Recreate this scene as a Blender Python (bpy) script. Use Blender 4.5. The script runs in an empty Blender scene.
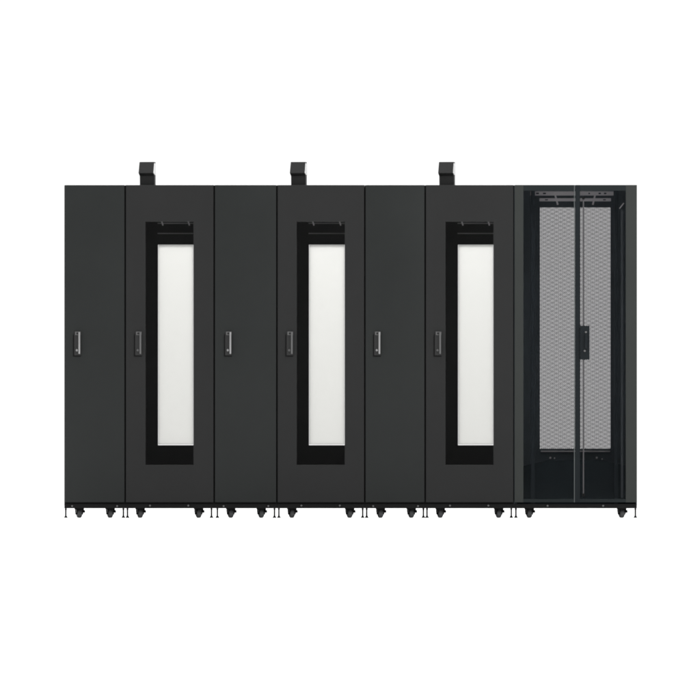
import bpy, bmesh, math
from mathutils import Vector, Matrix

# ------------------------------------------------------------------ basics
S = 0.00615            # metres per photograph pixel on the plane of the door fronts
D = 80.0               # camera distance from that plane (long lens)
ZC = 0.10              # camera height, low and level; feet stand on z = 0
HY = 517.8 - ZC / S    # picture row of the horizon (the lens is shifted up)
DEPTH = 1.07
sc = bpy.context.scene
col = sc.collection

def PX(px, d=0.0): return (px - 350) * S * (D + d) / D
def PZ(py, d=0.0): return ZC + (HY - py) * S * (D + d) / D

# --------------------------------------------------------------- materials
def nodes_of(name):
    m = bpy.data.materials.new(name); m.use_nodes = True
    nt = m.node_tree
    return m, nt, nt.nodes['Principled BSDF'], nt.nodes['Material Output']

def paint(name, rgb, rough=0.45, spec=0.5, metal=0.0, grain=0.0, wave=0.0, var=0.06):
    m, nt, b, out = nodes_of(name)
    N, L = nt.nodes, nt.links
    tc = N.new('ShaderNodeTexCoord')
    n = N.new('ShaderNodeTexNoise'); n.inputs['Scale'].default_value = 3.0
    n.inputs['Detail'].default_value = 5
    L.new(tc.outputs['Object'], n.inputs['Vector'])
    mr = N.new('ShaderNodeMapRange')
    mr.inputs['To Min'].default_value = 1 - var; mr.inputs['To Max'].default_value = 1 + var
    mr.inputs['From Min'].default_value = 0.3; mr.inputs['From Max'].default_value = 0.7
    L.new(n.outputs['Fac'], mr.inputs['Value'])
    mul = N.new('ShaderNodeVectorMath'); mul.operation = 'SCALE'
    mul.inputs[0].default_value = rgb
    L.new(mr.outputs['Result'], mul.inputs['Scale'])
    L.new(mul.outputs['Vector'], b.inputs['Base Color'])
    rr = N.new('ShaderNodeMapRange')
    rr.inputs['To Min'].default_value = rough - .04; rr.inputs['To Max'].default_value = rough + .04
    L.new(n.outputs['Fac'], rr.inputs['Value']); L.new(rr.outputs['Result'], b.inputs['Roughness'])
    b.inputs['Specular IOR Level'].default_value = spec
    b.inputs['Metallic'].default_value = metal
    if grain or wave:
        g = N.new('ShaderNodeTexNoise'); g.inputs['Scale'].default_value = 700; g.inputs['Detail'].default_value = 2
        w = N.new('ShaderNodeTexNoise'); w.inputs['Scale'].default_value = 1.6; w.inputs['Detail'].default_value = 1
        L.new(tc.outputs['Object'], g.inputs['Vector']); L.new(tc.outputs['Object'], w.inputs['Vector'])
        b1 = N.new('ShaderNodeBump'); b1.inputs['Strength'].default_value = 1; b1.inputs['Distance'].default_value = wave
        b2 = N.new('ShaderNodeBump'); b2.inputs['Strength'].default_value = grain; b2.inputs['Distance'].default_value = 0.0004
        L.new(w.outputs['Fac'], b1.inputs['Height']); L.new(g.outputs['Fac'], b2.inputs['Height'])
        L.new(b1.outputs['Normal'], b2.inputs['Normal']); L.new(b2.outputs['Normal'], b.inputs['Normal'])
    return m

def glass(name, tint, refl, reflcol=(1, 1, 1), rough=0.03):
    m, nt, b, out = nodes_of(name); N, L = nt.nodes, nt.links
    N.remove(b)
    t = N.new('ShaderNodeBsdfTransparent'); t.inputs['Color'].default_value = (*tint, 1)
    g = N.new('ShaderNodeBsdfGlossy'); g.inputs['Roughness'].default_value = rough
    g.inputs['Color'].default_value = (*reflcol, 1)
    fr = N.new('ShaderNodeFresnel'); fr.inputs['IOR'].default_value = refl
    mx = N.new('ShaderNodeMixShader')
    L.new(fr.outputs[0], mx.inputs[0]); L.new(t.outputs[0], mx.inputs[1]); L.new(g.outputs[0], mx.inputs[2])
    L.new(mx.outputs[0], out.inputs['Surface'])
    return m

def frosted(name, diff, trans):
    m, nt, b, out = nodes_of(name); N, L = nt.nodes, nt.links
    N.remove(b)
    a = N.new('ShaderNodeBsdfTranslucent'); a.inputs['Color'].default_value = (*diff, 1)
    t = N.new('ShaderNodeBsdfTransparent'); t.inputs['Color'].default_value = (*trans, 1)
    mx = N.new('ShaderNodeMixShader'); mx.inputs[0].default_value = 0.2
    L.new(a.outputs[0], mx.inputs[1]); L.new(t.outputs[0], mx.inputs[2])
    L.new(mx.outputs[0], out.inputs['Surface'])
    return m

M = dict(
    solid = paint('green_grey_powder_coat', (0.0148, 0.0166, 0.0161), 0.46, 0.22, grain=.25, wave=.02),
    window = paint('charcoal_powder_coat', (0.0155, 0.0157, 0.0157), 0.46, 0.21, grain=.25, wave=.02),
    stile = paint('grey_green_powder_coat', (0.0265, 0.0295, 0.0275), 0.45, 0.23, grain=.25, wave=.003),
    carcass = paint('black_carcass_paint', (0.009, 0.009, 0.009), 0.6, 0.1),
    inner = paint('black_interior_paint', (0.045, 0.045, 0.045), 0.6, 0.2),
    blue = paint('blue_black_interior_paint', (0.058, 0.072, 0.082), 0.6, 0.2),
    base = paint('black_plinth_paint', (0.007, 0.007, 0.007), 0.5, 0.12, grain=.2),
    dark_panel = paint('blue_black_panel_paint', (0.008, 0.014, 0.018), 0.5, 0.1),
    zinc = paint('zinc_plated_steel', (0.14, 0.14, 0.14), 0.4, 0.4, metal=.4),
    rail = paint('galvanised_rail', (0.52, 0.50, 0.51), 0.5, 0.4, metal=.2, var=.15),
    rod = paint('grey_lock_rod', (0.06, 0.057, 0.06), 0.4, 0.4),
    bright = paint('satin_grip_lit', (0.29, 0.29, 0.29), 0.35, 0.5, metal=.2),  # same satin grip, with stronger light put into its colour
    mid = paint('satin_grip_dim', (0.11, 0.11, 0.11), 0.4, 0.4, metal=.2),  # satin grip painted as less lit; handle hinges share it
    plate = paint('dark_grey_plate', (0.022, 0.022, 0.022), 0.35, 0.3),
    black = paint('black_plastic', (0.004, 0.004, 0.004), 0.45, 0.12),
    tyre = paint('grey_rubber', (0.085, 0.087, 0.089), 0.5, 0.4, var=.2),
    mesh = paint('black_perforated_steel', (0.13, 0.13, 0.135), 0.5, 0.3),
    pale = paint('pale_side_reflection', (0.6, 0.6, 0.6), 0.5, 0.4),  # bright reflection on the hood side, put into the colour
    edge = paint('aluminium_edge_strip', (0.09, 0.10, 0.10), 0.4, 0.45, metal=.2),
    glass = glass('tinted_door_glass', (0.885, 0.88, 0.885), 1.20, (0.80, 0.94, 1.0)),
    wglass = glass('clear_window_glass', (0.95, 0.95, 0.95), 1.15),
    frost = frosted('frosted_white_sheet', (0.625, 0.625, 0.612), (0.70, 0.70, 0.69)),
    floor = paint('white_studio_floor', (0.80, 0.80, 0.80), 0.8, 0.2, var=.01),
)

# ----------------------------------------------------------------- builders
class MB:
    def __init__(s): s.bm = bmesh.new()
    def box(s, x0, x1, y0, y1, z0, z1, bev=0.0, mat=None):
        g = bmesh.ops.create_cube(s.bm, size=1)['verts']
        T = Matrix.Translation(((x0+x1)/2, (y0+y1)/2, (z0+z1)/2)) @ Matrix.Diagonal((x1-x0, y1-y0, z1-z0, 1))
        bmesh.ops.transform(s.bm, matrix=T, verts=g)
        if bev:
            e = list({e for v in g for e in v.link_edges})
            g = bmesh.ops.bevel(s.bm, geom=e, offset=bev, segments=2, profile=.6, affect='EDGES')['verts']
            if mat:
                vs = {v for v in g}; bmesh.ops.transform(s.bm, matrix=mat, verts=list(vs))
        elif mat: bmesh.ops.transform(s.bm, matrix=mat, verts=g)
        return s
    def cyl(s, p0, p1, r0, r1=None, n=20):
        r1 = r0 if r1 is None else r1
        p0, p1 = Vector(p0), Vector(p1); d = p1 - p0
        q = Vector((0, 0, 1)).rotation_difference(d)
        T = Matrix.Translation((p0+p1)/2) @ q.to_matrix().to_4x4()
        bmesh.ops.create_cone(s.bm, cap_ends=True, segments=n, radius1=r0, radius2=r1, depth=d.length, matrix=T)
        return s
    def frame(s, o, i, y0, y1, bev=0.0):
        """flat frame: outer and inner rectangles (x0,x1,z0,z1), thickness y0..y1"""
        bm = s.bm
        def ring(r, y):
            x0, x1, z0, z1 = r
            return [bm.verts.new(p) for p in ((x0,y,z0),(x1,y,z0),(x1,y,z1),(x0,y,z1))]
        of, inf, ob, ib = ring(o,y0), ring(i,y0), ring(o,y1), ring(i,y1)
        for k in range(4):
            j = (k+1) % 4
            bm.faces.new((of[k], of[j], inf[j], inf[k]))
            bm.faces.new((ob[j], ob[k], ib[k], ib[j]))
            bm.faces.new((of[j], of[k], ob[k], ob[j]))
            bm.faces.new((inf[k], inf[j], ib[j], ib[k]))
        if bev:
            es = []
            for a in (of, inf):
                for k in range(4):
                    e = bm.edges.get((a[k], a[(k+1) % 4])); es.append(e)
            bmesh.ops.bevel(bm, geom=es, offset=bev, segments=2, profile=.6, affect='EDGES')
        return s
    def prism(s, pts, y0, y1):
        """polygon in x,z extruded along y"""
        a = [s.bm.verts.new((x, y0, z)) for x, z in pts]; b = [s.bm.verts.new((x, y1, z)) for x, z in pts]
        s.bm.faces.new(a); s.bm.faces.new(b[::-1]); n = len(pts)
        for k in range(n): s.bm.faces.new((a[k], b[k], b[(k+1) % n], a[(k+1) % n]))
        return s
    def prism_x(s, pts, x0, x1):
        """polygon in y,z extruded along x"""
        a = [s.bm.verts.new((x0, y, z)) for y, z in pts]; b = [s.bm.verts.new((x1, y, z)) for y, z in pts]
        s.bm.faces.new(a); s.bm.faces.new(b[::-1]); n = len(pts)
        for k in range(n): s.bm.faces.new((a[k], b[k], b[(k+1) % n], a[(k+1) % n]))
        return s
    def bar(s, p0, p1, w, t):
        """flat strap in the x,z plane from p0 to p1, width w, thickness t in y"""
        p0, p1 = Vector(p0), Vector(p1); d = (p1 - p0); n = Vector((-d.z, 0, d.x)).normalized() * (w/2)
        pts = [p0+n, p0-n, p1-n, p1+n]
        return s.prism([(p.x, p.z) for p in pts], p0.y, p0.y + t)
    def build(s, name, mat, parent=None, smooth=False):
        bmesh.ops.recalc_face_normals(s.bm, faces=s.bm.faces)
        me = bpy.data.meshes.new(name); s.bm.to_mesh(me); s.bm.free()
        me.materials.append(M[mat])
        if smooth:
            for p in me.polygons: p.use_smooth = True
            me.set_sharp_from_angle(angle=math.radians(35))
        return link(name, me, parent)

def link(name, me, parent=None):
    o = bpy.data.objects.new(name, me); col.objects.link(o)
    if parent is not None:
        o.parent = parent
        o.matrix_parent_inverse = world_of(parent).inverted()
    return o

def world_of(o):
    m = Matrix.Translation(o.location)
    return m if o.parent is None else world_of(o.parent) @ m if False else m
# every mesh is modelled in world coordinates with its origin at (0,0,0); the thing's Empty stands at its base

def thing(name, label, cat, loc, group=None):
    o = bpy.data.objects.new(name, None); col.objects.link(o)
    o.location = loc; o.empty_display_size = .1
    o['label'] = label; o['category'] = cat
    if group: o['group'] = group
    return o

def rename_data(o):
    return o

# ------------------------------------------------------------- small parts
def caster_meshes():
    """castor modelled about its own origin on the floor, fork top at z=.0585"""
    b = MB()
    b.box(-.029, .029, -.026, .026, .0525, .0585, .001)                 # mounting plate
    b.cyl((0, 0, .048), (0, 0, .053), .019)                             # swivel race
    rz = Matrix.Rotation(math.radians(16), 4, 'Z')
    f = MB()
    for sgn in (-1, 1):
        pts = [(-.020, .0525), (.020, .0525), (.022, .042), (.012, .024), (.004, .019), (-.005, .019), (-.013, .024), (-.022, .042)]
        x0, x1 = (sgn*.0168, sgn*.0215) if sgn > 0 else (-.0215, -.0168)
        f.prism_x(pts, x0, x1)
    f.box(-.0215, .0215, -.019, .019, .0500, .0527)
    f.cyl((-.024, 0, .0265), (.024, 0, .0265), .0055, n=12)             # axle
    f.box(.0215, .033, -.022, .012, .031, .047, .004)                   # brake pedal
    f.box(.018, .028, -.012, .012, .040, .0525, .002)
    bmesh.ops.transform(f.bm, matrix=rz, verts=f.bm.verts)
    me = bpy.data.meshes.new('tmp'); f.bm.to_mesh(me); f.bm.free(); b.bm.from_mesh(me); bpy.data.meshes.remove(me)
    bmesh.ops.recalc_face_normals(b.bm, faces=b.bm.faces)
    bracket = bpy.data.meshes.new('caster_bracket'); b.bm.to_mesh(bracket); b.bm.free(); bracket.materials.append(M['black'])
    w = bmesh.new()                                                     # wheel: lathe about x with rounded tread
    prof = [(-.0145, .010), (-.0145, .019), (-.012, .0235), (-.006, .0258), (0, .0262), (.006, .0258), (.012, .0235), (.0145, .019), (.0145, .010)]
    n = 32; rings = []
    for k in range(n):
        a = 2*math.pi*k/n
        rings.append([w.verts.new((x, r*math.cos(a), .0264 + r*math.sin(a))) for x, r in prof])
    for k in range(n):
        A, B = rings[k], rings[(k+1) % n]
        for j in range(len(prof)-1): w.faces.new((A[j], A[j+1], B[j+1], B[j]))
    for j in (0, -1): w.faces.new([r[j] for r in rings])
    bmesh.ops.transform(w, matrix=rz, verts=w.verts)
    bmesh.ops.recalc_face_normals(w, faces=w.faces)
    wheel = bpy.data.meshes.new('caster_wheel'); w.to_mesh(wheel); w.free(); wheel.materials.append(M['tyre'])
    for p in wheel.polygons: p.use_smooth = True
    wheel.set_sharp_from_angle(angle=math.radians(40))
    return bracket, wheel
BRACKET, WHEEL = caster_meshes()

def foot_mesh():
    b = MB()
    b.cyl((0, 0, .0), (0, 0, .005), .0112, .0105)
    b.cyl((0, 0, .005), (0, 0, .012), .0090, .0055)
    b.cyl((0, 0, .011), (0, 0, .070), .0050)
    b.cyl((0, 0, .050), (0, 0, .056), .0075, n=6)
    me = bpy.data.meshes.new('levelling_foot'); bmesh.ops.recalc_face_normals(b.bm, faces=b.bm.faces)
    b.bm.to_mesh(me); b.bm.free(); me.materials.append(M['black']); return me
FOOT = foot_mesh()

def put(name, me, parent, loc):
    """a small part with its own origin"""
    o = bpy.data.objects.new(name, me); col.objects.link(o)
    o.parent = parent; o.location = Vector(loc) - parent.location
    return o

def undercarriage(t, casters, feet, bolts, boltz, x0, x1):
    ztop, zbot = PZ(504.0), PZ(508.3)
    b = MB()
    b.box(x0+.0002, x1-.0002, .010, DEPTH-.033, zbot, ztop)
    b.build('plinth', 'base', t)
    for px in bolts:
        m = MB(); c = (PX(px), .010, PZ(boltz))
        m.cyl((c[0], .0098, c[2]), (c[0], .004, c[2]), .0062, .005, n=16)
        m.build('bolt', 'zinc', t)
    for d in (.075, .97):
        for px in casters:
            sh = 0.0 if d < .5 else 0.0
            o = put('caster', BRACKET, t, (PX(px + sh, d), d, 0))
            o2 = bpy.data.objects.new('wheel', WHEEL); col.objects.link(o2); o2.parent = o
        for px in feet:
            put('levelling_foot', FOOT, t, (PX(px, d), d, 0))

def handle(door, px, py0, py1, gripmat):
    """swing handle about 6.5 px wide: backplate, raised grip on its right, round lock"""
    x = PX(px); z0, z1 = PZ(py1), PZ(py0)
    m = MB()
    m.box(x, x+.040, -.0065, .0, z0, z1, .002)
    m.build('handle_plate', 'plate', door)
    m = MB(); m.prism([(x-.0075, z0-.008), (x+.040, z0-.008), (x+.040, z0-.0004), (x-.0004, z0-.0004), (x-.0004, z1-.014), (x-.0075, z1-.022)], -.0045, .001)
    m.build('shade_strip', 'black', door)  # black strip left of and below the plate, painting its shade
    m = MB(); m.frame((x+.006, x+.040, z1-.022, z1-.001), (x+.013, x+.033, z1-.017, z1-.006), -.012, -.0065)
    m.build('handle_hinge', 'mid', door)
    m = MB(); m.box(x+.0265, x+.0375, -.030, -.012, z0+.008, z1-.003, .004)
    m.box(x+.0275, x+.0365, -.013, -.0062, z0+.012, z0+.030, .001); m.box(x+.0275, x+.0365, -.013, -.0062, z1-.030, z1-.008, .001)
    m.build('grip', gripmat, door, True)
    m = MB(); c = z0 + .031
    m.cyl((x+.0165, -.0064, c), (x+.0165, -.013, c), .0075, .0065)
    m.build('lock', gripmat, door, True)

# ----------------------------------------------------------- the cabinets
TOP = 185.0
def solid_cabinet(L, R, hx, casters, feet, bolts, label):
    t = thing('solid_cabinet', label, 'cabinet', (PX((L+R)/2), 0, 0), 'narrow solid door cabinets of the row')
    x0, x1 = PX(L)+.0003, PX(R)-.0003
    b = MB(); b.box(x0, x1, .022, DEPTH, PZ(504.0)-.004, PZ(TOP)-.001, .0015); b.build('body', 'carcass', t)
    b = MB(); b.box(x0+.0042, x1-.0042, 0, .0215, PZ(502.3), PZ(TOP), .003); door = b.build('door', 'solid', t, True)
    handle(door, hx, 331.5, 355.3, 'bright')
    undercarriage(t, casters, feet, bolts, 506.1, x0, x1)
    return t

def window_cabinet(L, R, w0, w1, p0, p1, hx, casters, feet, bolts, hood, label):
    t = thing('window_cabinet', label, 'cabinet', (PX((L+R)/2), 0, 0), 'cabinets with a tall window')
    x0, x1 = PX(L)+.0003, PX(R)-.0003
    zb, zt = PZ(504.0)-.004, PZ(TOP)-.001
    wr = (PX(w0), PX(w1), PZ(464.8), PZ(221.7))
    b = MB()                                                             # shell
    b.box(x0, x0+.003, .022, DEPTH-.03, zb, zt); b.box(x1-.003, x1, .022, DEPTH-.03, zb, zt)
    b.box(x0+.0031, x1-.0031, .022, DEPTH-.03, zb, zb+.003); b.box(x0+.0031, x1-.0031, .022, DEPTH-.03, zt-.003, zt)
    b.frame((x0+.0032, x1-.0032, zb+.0031, zt-.0031), (wr[0]-.012, wr[1]+.012, wr[2]-.012, wr[3]+.012), .0225, .045)
    b.build('body', 'carcass', t)
    b = MB(); b.frame((x0+.0042, x1-.0042, PZ(502.3), PZ(TOP)), wr, 0, .0215, .0025); door = b.build('door', 'window', t)
    b = MB(); b.box(wr[0]-.008, wr[1]+.008, .0218, .0222+.003, wr[2]-.008, wr[3]+.008)
    b.build('window', 'wglass', door)
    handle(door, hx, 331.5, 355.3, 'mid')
    # rear door with its frosted sheet
    d = DEPTH - .028
    ap = (PX(p0, d), PX(p1, d), PZ(445.2, d), PZ(244.7, d))
    b = MB(); b.frame((x0+.0005, x1-.0005, zb, zt), ap, d, d+.025); rear = b.build('rear_door', 'inner', t)
    g = .0045
    b = MB(); b.box(ap[0]+.002, ap[1]-g, d+.010, d+.014, ap[2]+g, ap[3]-.001); b.build('pane', 'frost', rear)
    # stays across the top inside
    q = .70
    b = MB(); b.box(PX(p0-.5, q), PX(w1+.5, q), q, q+.02, PZ(233.9, q), PZ(232.9, q)); b.build('crossbar', 'edgebar', t)
    q = .50
    b = MB(); b.box(PX(p0-.5, q), PX(w1+.5, q), q, q+.02, PZ(223.7, q), PZ(222.9, q)); b.build('crossbar', 'edgebar', t)
    for sx in (p0+4.4, p1-5.0):
        b = MB(); b.bar((PX(sx-.8, q), q-.004, PZ(221.0, q)), (PX(sx+.6, q), q-.004, PZ(225.6, q)), .0085, .003); b.build('strap', 'rail', t)
    # sampling hood on the roof, turned a little to the left
    w = 15.0*S
    th = math.radians(-11)
    prof = [(-.030, PZ(161.6)), (-.060, PZ(173.0)), (-.018, PZ(175.6)), (-.018, zt), (.020, zt), (.020, PZ(161.6))]
    R4 = Matrix.Translation((PX(hood)+w/2, .10, 0)) @ Matrix.Rotation(th, 4, 'Z')
    b = MB(); b.prism_x(prof, -w/2, w/2)
    bmesh.ops.bevel(b.bm, geom=b.bm.edges[:], offset=.0018, segments=2, affect='EDGES')
    bmesh.ops.transform(b.bm, matrix=R4, verts=b.bm.verts); hd = b.build('hood', 'window', t)
    b = MB(); b.prism_x([(-.031, PZ(163)), (-.054, PZ(172.8)), (-.016, PZ(174.8)), (.016, PZ(174.8)), (.016, PZ(163))], w/2, w/2+.003)
    bmesh.ops.transform(b.bm, matrix=R4, verts=b.bm.verts); b.build('side_reflection', 'pale', hd)  # thin plate added to paint the reflection on the hood's right side
    undercarriage(t, casters, feet, bolts, 505.6, x0, x1)
    return t
M['edgebar'] = paint('dark_grey_bar', (0.22, 0.22, 0.22), 0.5, 0.3)

def perforated(name, x0, x1, z0, z1, y, parent, pitch):
    """sheet of staggered six-sided holes; hole size swells in a coarser staggered rhythm"""
    nc = round((x1-x0)/pitch); nr = round((z1-z0)/pitch)
    cw = (x1-x0)/nc; ch = (z1-z0)/nr
    V, F = [], []
    for c in range(nc):
        for r in range(-1 if c % 2 else 0, nr):
            off = ch/2 if c % 2 else 0
            cx = x0 + (c+.5)*cw; cz = z0 + (r+.5)*ch + off
            lo, hi = max(cz-ch/2, z0), min(cz+ch/2, z1)
            k = .345 + .058*math.cos(math.pi*c/4)*math.cos(math.pi*(r + (.5 if c % 2 else 0))/2)
            hx, hz = k*cw, k*ch
            if hi-lo < ch*.9:                                            # half cell at the rim: solid
                b = len(V); V += [(cx-cw/2,y,lo),(cx+cw/2,y,lo),(cx+cw/2,y,hi),(cx-cw/2,y,hi)]; F.append((b,b+1,b+2,b+3)); continue
            b = len(V)
            V += [(cx-cw/2,y,lo),(cx,y,lo),(cx+cw/2,y,lo),(cx+cw/2,y,hi),(cx,y,hi),(cx-cw/2,y,hi)]
            V += [(cx-hx*.8,y,cz-hz*.6),(cx,y,cz-hz),(cx+hx*.8,y,cz-hz*.6),(cx+hx*.8,y,cz+hz*.6),(cx,y,cz+hz),(cx-hx*.8,y,cz+hz*.6)]
            for j in range(6):
                i = (j+1) % 6
                F.append((b+j, b+i, b+6+i, b+6+j))
    me = bpy.data.meshes.new(name); me.from_pydata(V, [], F); me.materials.append(M['mesh'])
    o = link(name, me, parent)
    sd = o.modifiers.new('thickness', 'SOLIDIFY'); sd.thickness = .0012; sd.offset = 0
    return o

def glass_rack():
    L, R = 514.0, 637.0
    t = thing('glass_door_rack', 'wide black rack with two tinted glass doors and a perforated rear panel', 'server rack', (PX((L+R)/2), 0, 0))
    x0, x1 = PX(L)+.0003, PX(R)-.0003
    zb, zt = PZ(504.0)-.004, PZ(TOP)-.001
    b = MB()
    b.box(x0, x0+.004, .022, DEPTH-.03, zb, zt); b.box(x1-.004, x1, .022, DEPTH-.03, zb, zt)
    b.box(x0+.0041, x1-.0041, .022, DEPTH-.03, zb, zb+.004); b.box(x0+.0041, x1-.0041, .022, DEPTH-.03, zt-.004, zt)
    b.build('body', 'blue', t)
    # rear door of perforated steel
    d = DEPTH - .028
    ap = (PX(539.8, d), PX(610.6, d), PZ(448.8, d), PZ(207.2, d))
    b = MB(); b.frame((x0+.0005, x1-.0005, zb, zt), ap, d, d+.025); rear = b.build('rear_door', 'blue', t)
    perforated('perforated_panel', ap[0]+.0002, ap[1]-.0002, ap[2]+.0002, ap[3]-.0002, d+.012, rear, 4.1/4*S)
    q = d - .02
    b = MB(); b.box(PX(540.8, q), PX(610.2, q), q, q+.012, PZ(452.0, q), PZ(450.6, q), .001); b.build('lower_rail', 'rail', t)
    for px, py in ((550.4, 457.8), (554.6, 458.1), (596.8, 457.7), (602.2, 459.0), (613.5, 459), (619, 459.2)):
        b = MB(); b.cyl((PX(px, q), q+.019, PZ(py, q)), (PX(px, q), q+.008, PZ(py, q)), .0065 if px in (550.4, 596.8) else .0045, n=14); b.build('screw', 'rail' if px < 605 else 'rod', t)
    # roof channels with slots, hanging straps
    q = .62
    def channel(xa, xb, ya, yb, slots, mat):
        m = MB(); za, zb_ = PZ(yb, q), PZ(ya, q); cuts = sorted(slots)
        cur = xa
        for s0, s1 in cuts:
            m.box(PX(cur, q), PX(s0, q), q, q+.03, za, zb_)
            h = (zb_-za)*.30
            m.box(PX(s0, q)+.0001, PX(s1, q)-.0001, q, q+.03, za, za+h); m.box(PX(s0, q)+.0001, PX(s1, q)-.0001, q, q+.03, zb_-h, zb_)
            cur = s1
        m.box(PX(cur, q), PX(xb, q), q, q+.03, za, zb_)
        return m.build('roof_channel', mat, t)
    channel(530.5, 613.5, 191.3, 195.4, [(536, 539), (543, 546), (588.5, 590), (598.5, 601), (604, 606.5)], 'rail')
    channel(539.5, 611.0, 198.2, 201.2, [(545, 548), (603, 606)], 'rail')
    for a, c in (((554.3, 191.8), (557.8, 204.8)), ((595.6, 192.6), (592.8, 204.8))):
        m = MB(); m.bar((PX(a[0], q), q-.006, PZ(a[1], q)), (PX(c[0], q), q-.006, PZ(c[1], q)), .0105, .004); m.build('strap', 'rail', t)
    # upright mounting posts, cable lacing strip
    for xa, xb, qq, mt in ((531.0, 535.0, .30, 'inner'), (614.5, 618.0, .30, 'inner')):
        m = MB(); m.box(PX(xa, qq), PX(xb, qq), qq, qq+.05, zb+.005, zt-.005, .001); m.build('mounting_post', 'post', t)
    m = MB(); m.box(PX(621.4), PX(623.6), .12, .15, PZ(498), PZ(209), .001); m.build('lacing_strip', 'strip', t)
    m = MB(); m.bar((PX(619.8), .10, PZ(208.2)), (PX(624.2), .10, PZ(202.6)), .006, .003)
    m.build('latch_arm', 'rail', t)
    m = MB(); m.cyl((PX(624.4), .10, PZ(212)), (PX(624.4), .12, PZ(212)), .007, n=14); m.build('latch_pin', 'strip', t)
    # low dark panel with sloping shoulders
    q = .45
    m = MB(); m.prism([(PX(517, q), zb+.004), (PX(633, q), zb+.004), (PX(633, q), PZ(467.5, q)), (PX(603, q), PZ(460.0, q)), (PX(548, q), PZ(460.0, q)), (PX(517, q), PZ(467.5, q))], q, q+.012)
    m.build('dark_panel', 'dark_panel', t)
    # glass doors
    zdb, zdt = PZ(502.3), PZ(TOP)
    o = (x0+.0042, PX(574.85), zdb, zdt)
    g = (PX(523.4), PX(574.05), PZ(499.0), PZ(190.6))
    def door(o, g, extra):
        m = MB(); m.frame((o[0]+.001, o[1]-.001, o[2], o[3]), (g[0]-.0005, g[1]+.0005, g[2], g[3]), .0015, .021)
        root = m.build('glass_door', 'rim', t)
        for xa, xb, mt, nm in extra:
            k = MB(); k.box(xa, xb, 0, .0212, o[2]-.0004, o[3]+.0004, .0015); k.build(nm, mt, root)
        k = MB(); k.box(g[0]-.001, g[1]+.001, .008, .013, g[2]-.002, g[3]+.002); k.build('pane', 'glass', root)
        return root
    door(o, g, [(o[0]-.0004, g[0], 'stile', 'stile'), (g[1], o[1], 'edge', 'edge_strip')])
    o2 = (PX(575.3), x1-.0005, zdb, zdt); g2 = (PX(580.0), PX(625.8), PZ(499.0), PZ(190.6))
    dr = door(o2, g2, [(g2[1], o2[1]+.0004, 'stile', 'stile'), (o2[0]-.0002, g2[0], 'dark', 'meeting_stile')])
    m = MB(); m.cyl((PX(583.4), -.004, PZ(494)), (PX(583.4), -.004, PZ(196.5)), .0042, n=14); m.build('lock_rod', 'rod', dr, True)
    for py in (495, 198):
        m = MB(); m.box(PX(582.2), PX(584.6), -.0095, .0078, PZ(py+1.5), PZ(py-1.5), .001); m.build('rod_guide', 'black', dr)
    x = PX(580.0)
    m = MB(); m.box(x, PX(589.6), -.018, -.0005, PZ(359.6), PZ(325.8), .002); m.build('handle_plate', 'dark', dr)
    m = MB(); m.box(PX(584.6), PX(587.4), -.034, -.0185, PZ(348.8), PZ(333.5), .004); m.build('grip', 'dark', dr, True)
    for px, py in ((585.9, 332.2), (584.7, 350.9)):
        m = MB(); m.cyl((PX(px), -.0178, PZ(py)), (PX(px), -.025, PZ(py)), .0068, .006, n=16); m.build('lock', 'zinc', dr, True)
    undercarriage(t, (529.2, 621.6), (515.9, 635.4), (547.6, 603.2), 505.8, x0, x1)
    return t
M['post'] = paint('black_post_paint', (0.024, 0.031, 0.036), 0.6, 0.1)
M['dark'] = paint('blue_black_plastic', (0.008, 0.011, 0.013), 0.4, 0.15)
M['rim'] = paint('slate_door_rim', (0.009, 0.013, 0.014), 0.45, 0.2)
M['strip'] = paint('slate_lacing_strip', (0.055, 0.065, 0.072), 0.5, 0.3)

solid_cabinet(64.2, 125.2, 74.2, (79.2, 110.1), (65.8, 123.4), (72.1, 117.1),
              'narrow solid black cabinet at the left end, with nothing beyond its left side')
window_cabinet(125.2, 214.2, 145.6, 193.4, 158.0, 193.9, 135.2, (140.1, 198.6), (127.5, 211.5), (150.0, 188.3), 140.0,
               'black cabinet with tall window, directly right of the left end narrow cabinet')
solid_cabinet(214.2, 276.9, 225.2, (230.7, 261.2), (217.4, 274.5), (223.6, 268.3),
              'narrow solid black cabinet between the first and second windowed cabinets from the left')
window_cabinet(276.9, 364.8, 296.8, 344.7, 309.0, 345.2, 286.6, (291.8, 349.6), (278.9, 362.7), (301.4, 339.8), 291.4,
               'black cabinet with tall window at the middle of the row, fourth cabinet from the left')
solid_cabinet(364.8, 425.2, 374.2, (380.4, 411.2), (366.7, 423.4), (373.2, 418.0),
              'narrow solid black cabinet between the middle windowed cabinet and the last windowed one')
window_cabinet(425.2, 514.0, 445.6, 493.4, 458.0, 493.9, 434.9, (440.2, 498.6), (427.0, 511.3), (450.0, 488.4), 439.8,
               'black cabinet with tall window, directly left of the glass door rack')
glass_rack()

# ------------------------------------------------------------------- setting
m = MB(); m.box(-250, 250, -300, 250, -.05, 0)
fl = m.build('floor', 'floor'); fl['kind'] = 'structure'; fl['label'] = 'seamless pure white studio floor under the row of cabinets'

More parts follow.
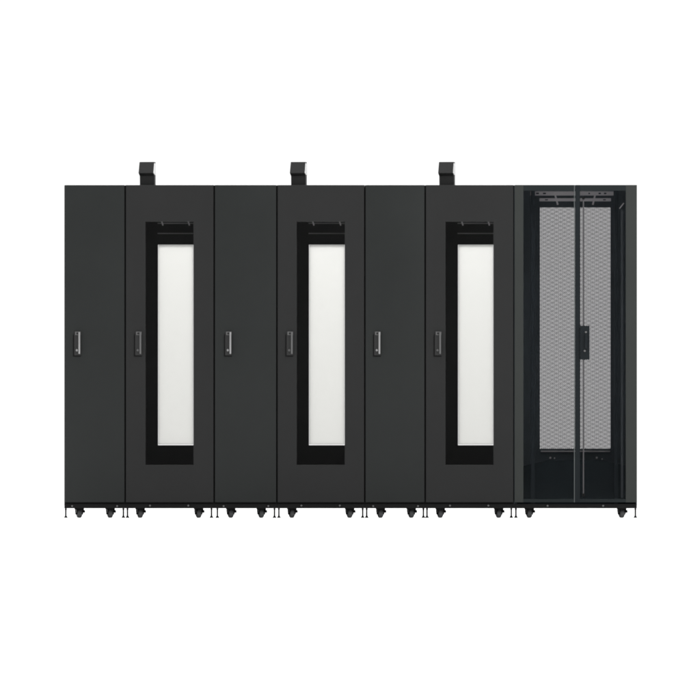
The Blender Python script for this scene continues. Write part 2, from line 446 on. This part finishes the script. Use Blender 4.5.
w = bpy.data.worlds.new('World'); sc.world = w; w.use_nodes = True
N, Lk = w.node_tree.nodes, w.node_tree.links
bg = N['Background']; tc = N.new('ShaderNodeTexCoord'); sp = N.new('ShaderNodeSeparateXYZ')
Lk.new(tc.outputs['Generated'], sp.inputs[0])
def mrange(src, a, b, c, d):
    n = N.new('ShaderNodeMapRange'); n.interpolation_type = 'SMOOTHSTEP'
    for k, v in zip(('From Min', 'From Max', 'To Min', 'To Max'), (a, b, c, d)): n.inputs[k].default_value = v
    Lk.new(src, n.inputs['Value']); return n.outputs['Result']
yv = mrange(sp.outputs['Y'], -.35, .45, .36, 1.12)      # world white behind, dimmed in front to weaken reflections
zv = mrange(sp.outputs['Z'], .15, .95, 0, 1.9)          # brighter world overhead, added to keep the floor white
ad = N.new('ShaderNodeMath'); ad.operation = 'ADD'; Lk.new(yv, ad.inputs[0]); Lk.new(zv, ad.inputs[1])
Lk.new(ad.outputs[0], bg.inputs['Strength']); bg.inputs['Color'].default_value = (1, 1, 1, 1)

def area(name, loc, aim, sx, sy, power):
    l = bpy.data.lights.new(name, 'AREA'); l.shape = 'RECTANGLE'; l.size = sx; l.size_y = sy; l.energy = power
    o = bpy.data.objects.new(name, l); col.objects.link(o); o.location = loc
    o.rotation_euler = (Vector(aim)-Vector(loc)).to_track_quat('-Z', 'Y').to_euler()
    return o
area('added_front_light', (3.6, -3.4, 3.9), (0, 0, 1.0), 2.4, 2.4, 60)  # added lamp out of view, for handle highlights and door gradients
area('added_rear_light', (0, 2.6, 3.6), (0, 1.0, 1.6), 4.6, .5, 125)  # added unseen lamp, makes the rear panes brighter at the top

cam = bpy.data.cameras.new('camera'); co = bpy.data.objects.new('camera', cam); col.objects.link(co)
co.location = (0, -D, ZC); co.rotation_euler = (math.radians(90), 0, 0)
cam.sensor_width = 36; cam.lens = 36 * D / (700*S); cam.shift_y = (HY - 350) / 700; cam.clip_start = .05; cam.clip_end = 1200
sc.camera = co
sc.view_settings.view_transform = 'Standard'; sc.view_settings.look = 'None'
sc.view_settings.exposure = 0; sc.view_settings.gamma = 1
sc.cycles.transparent_max_bounces = 24
sc.cycles.filter_width = 1.9
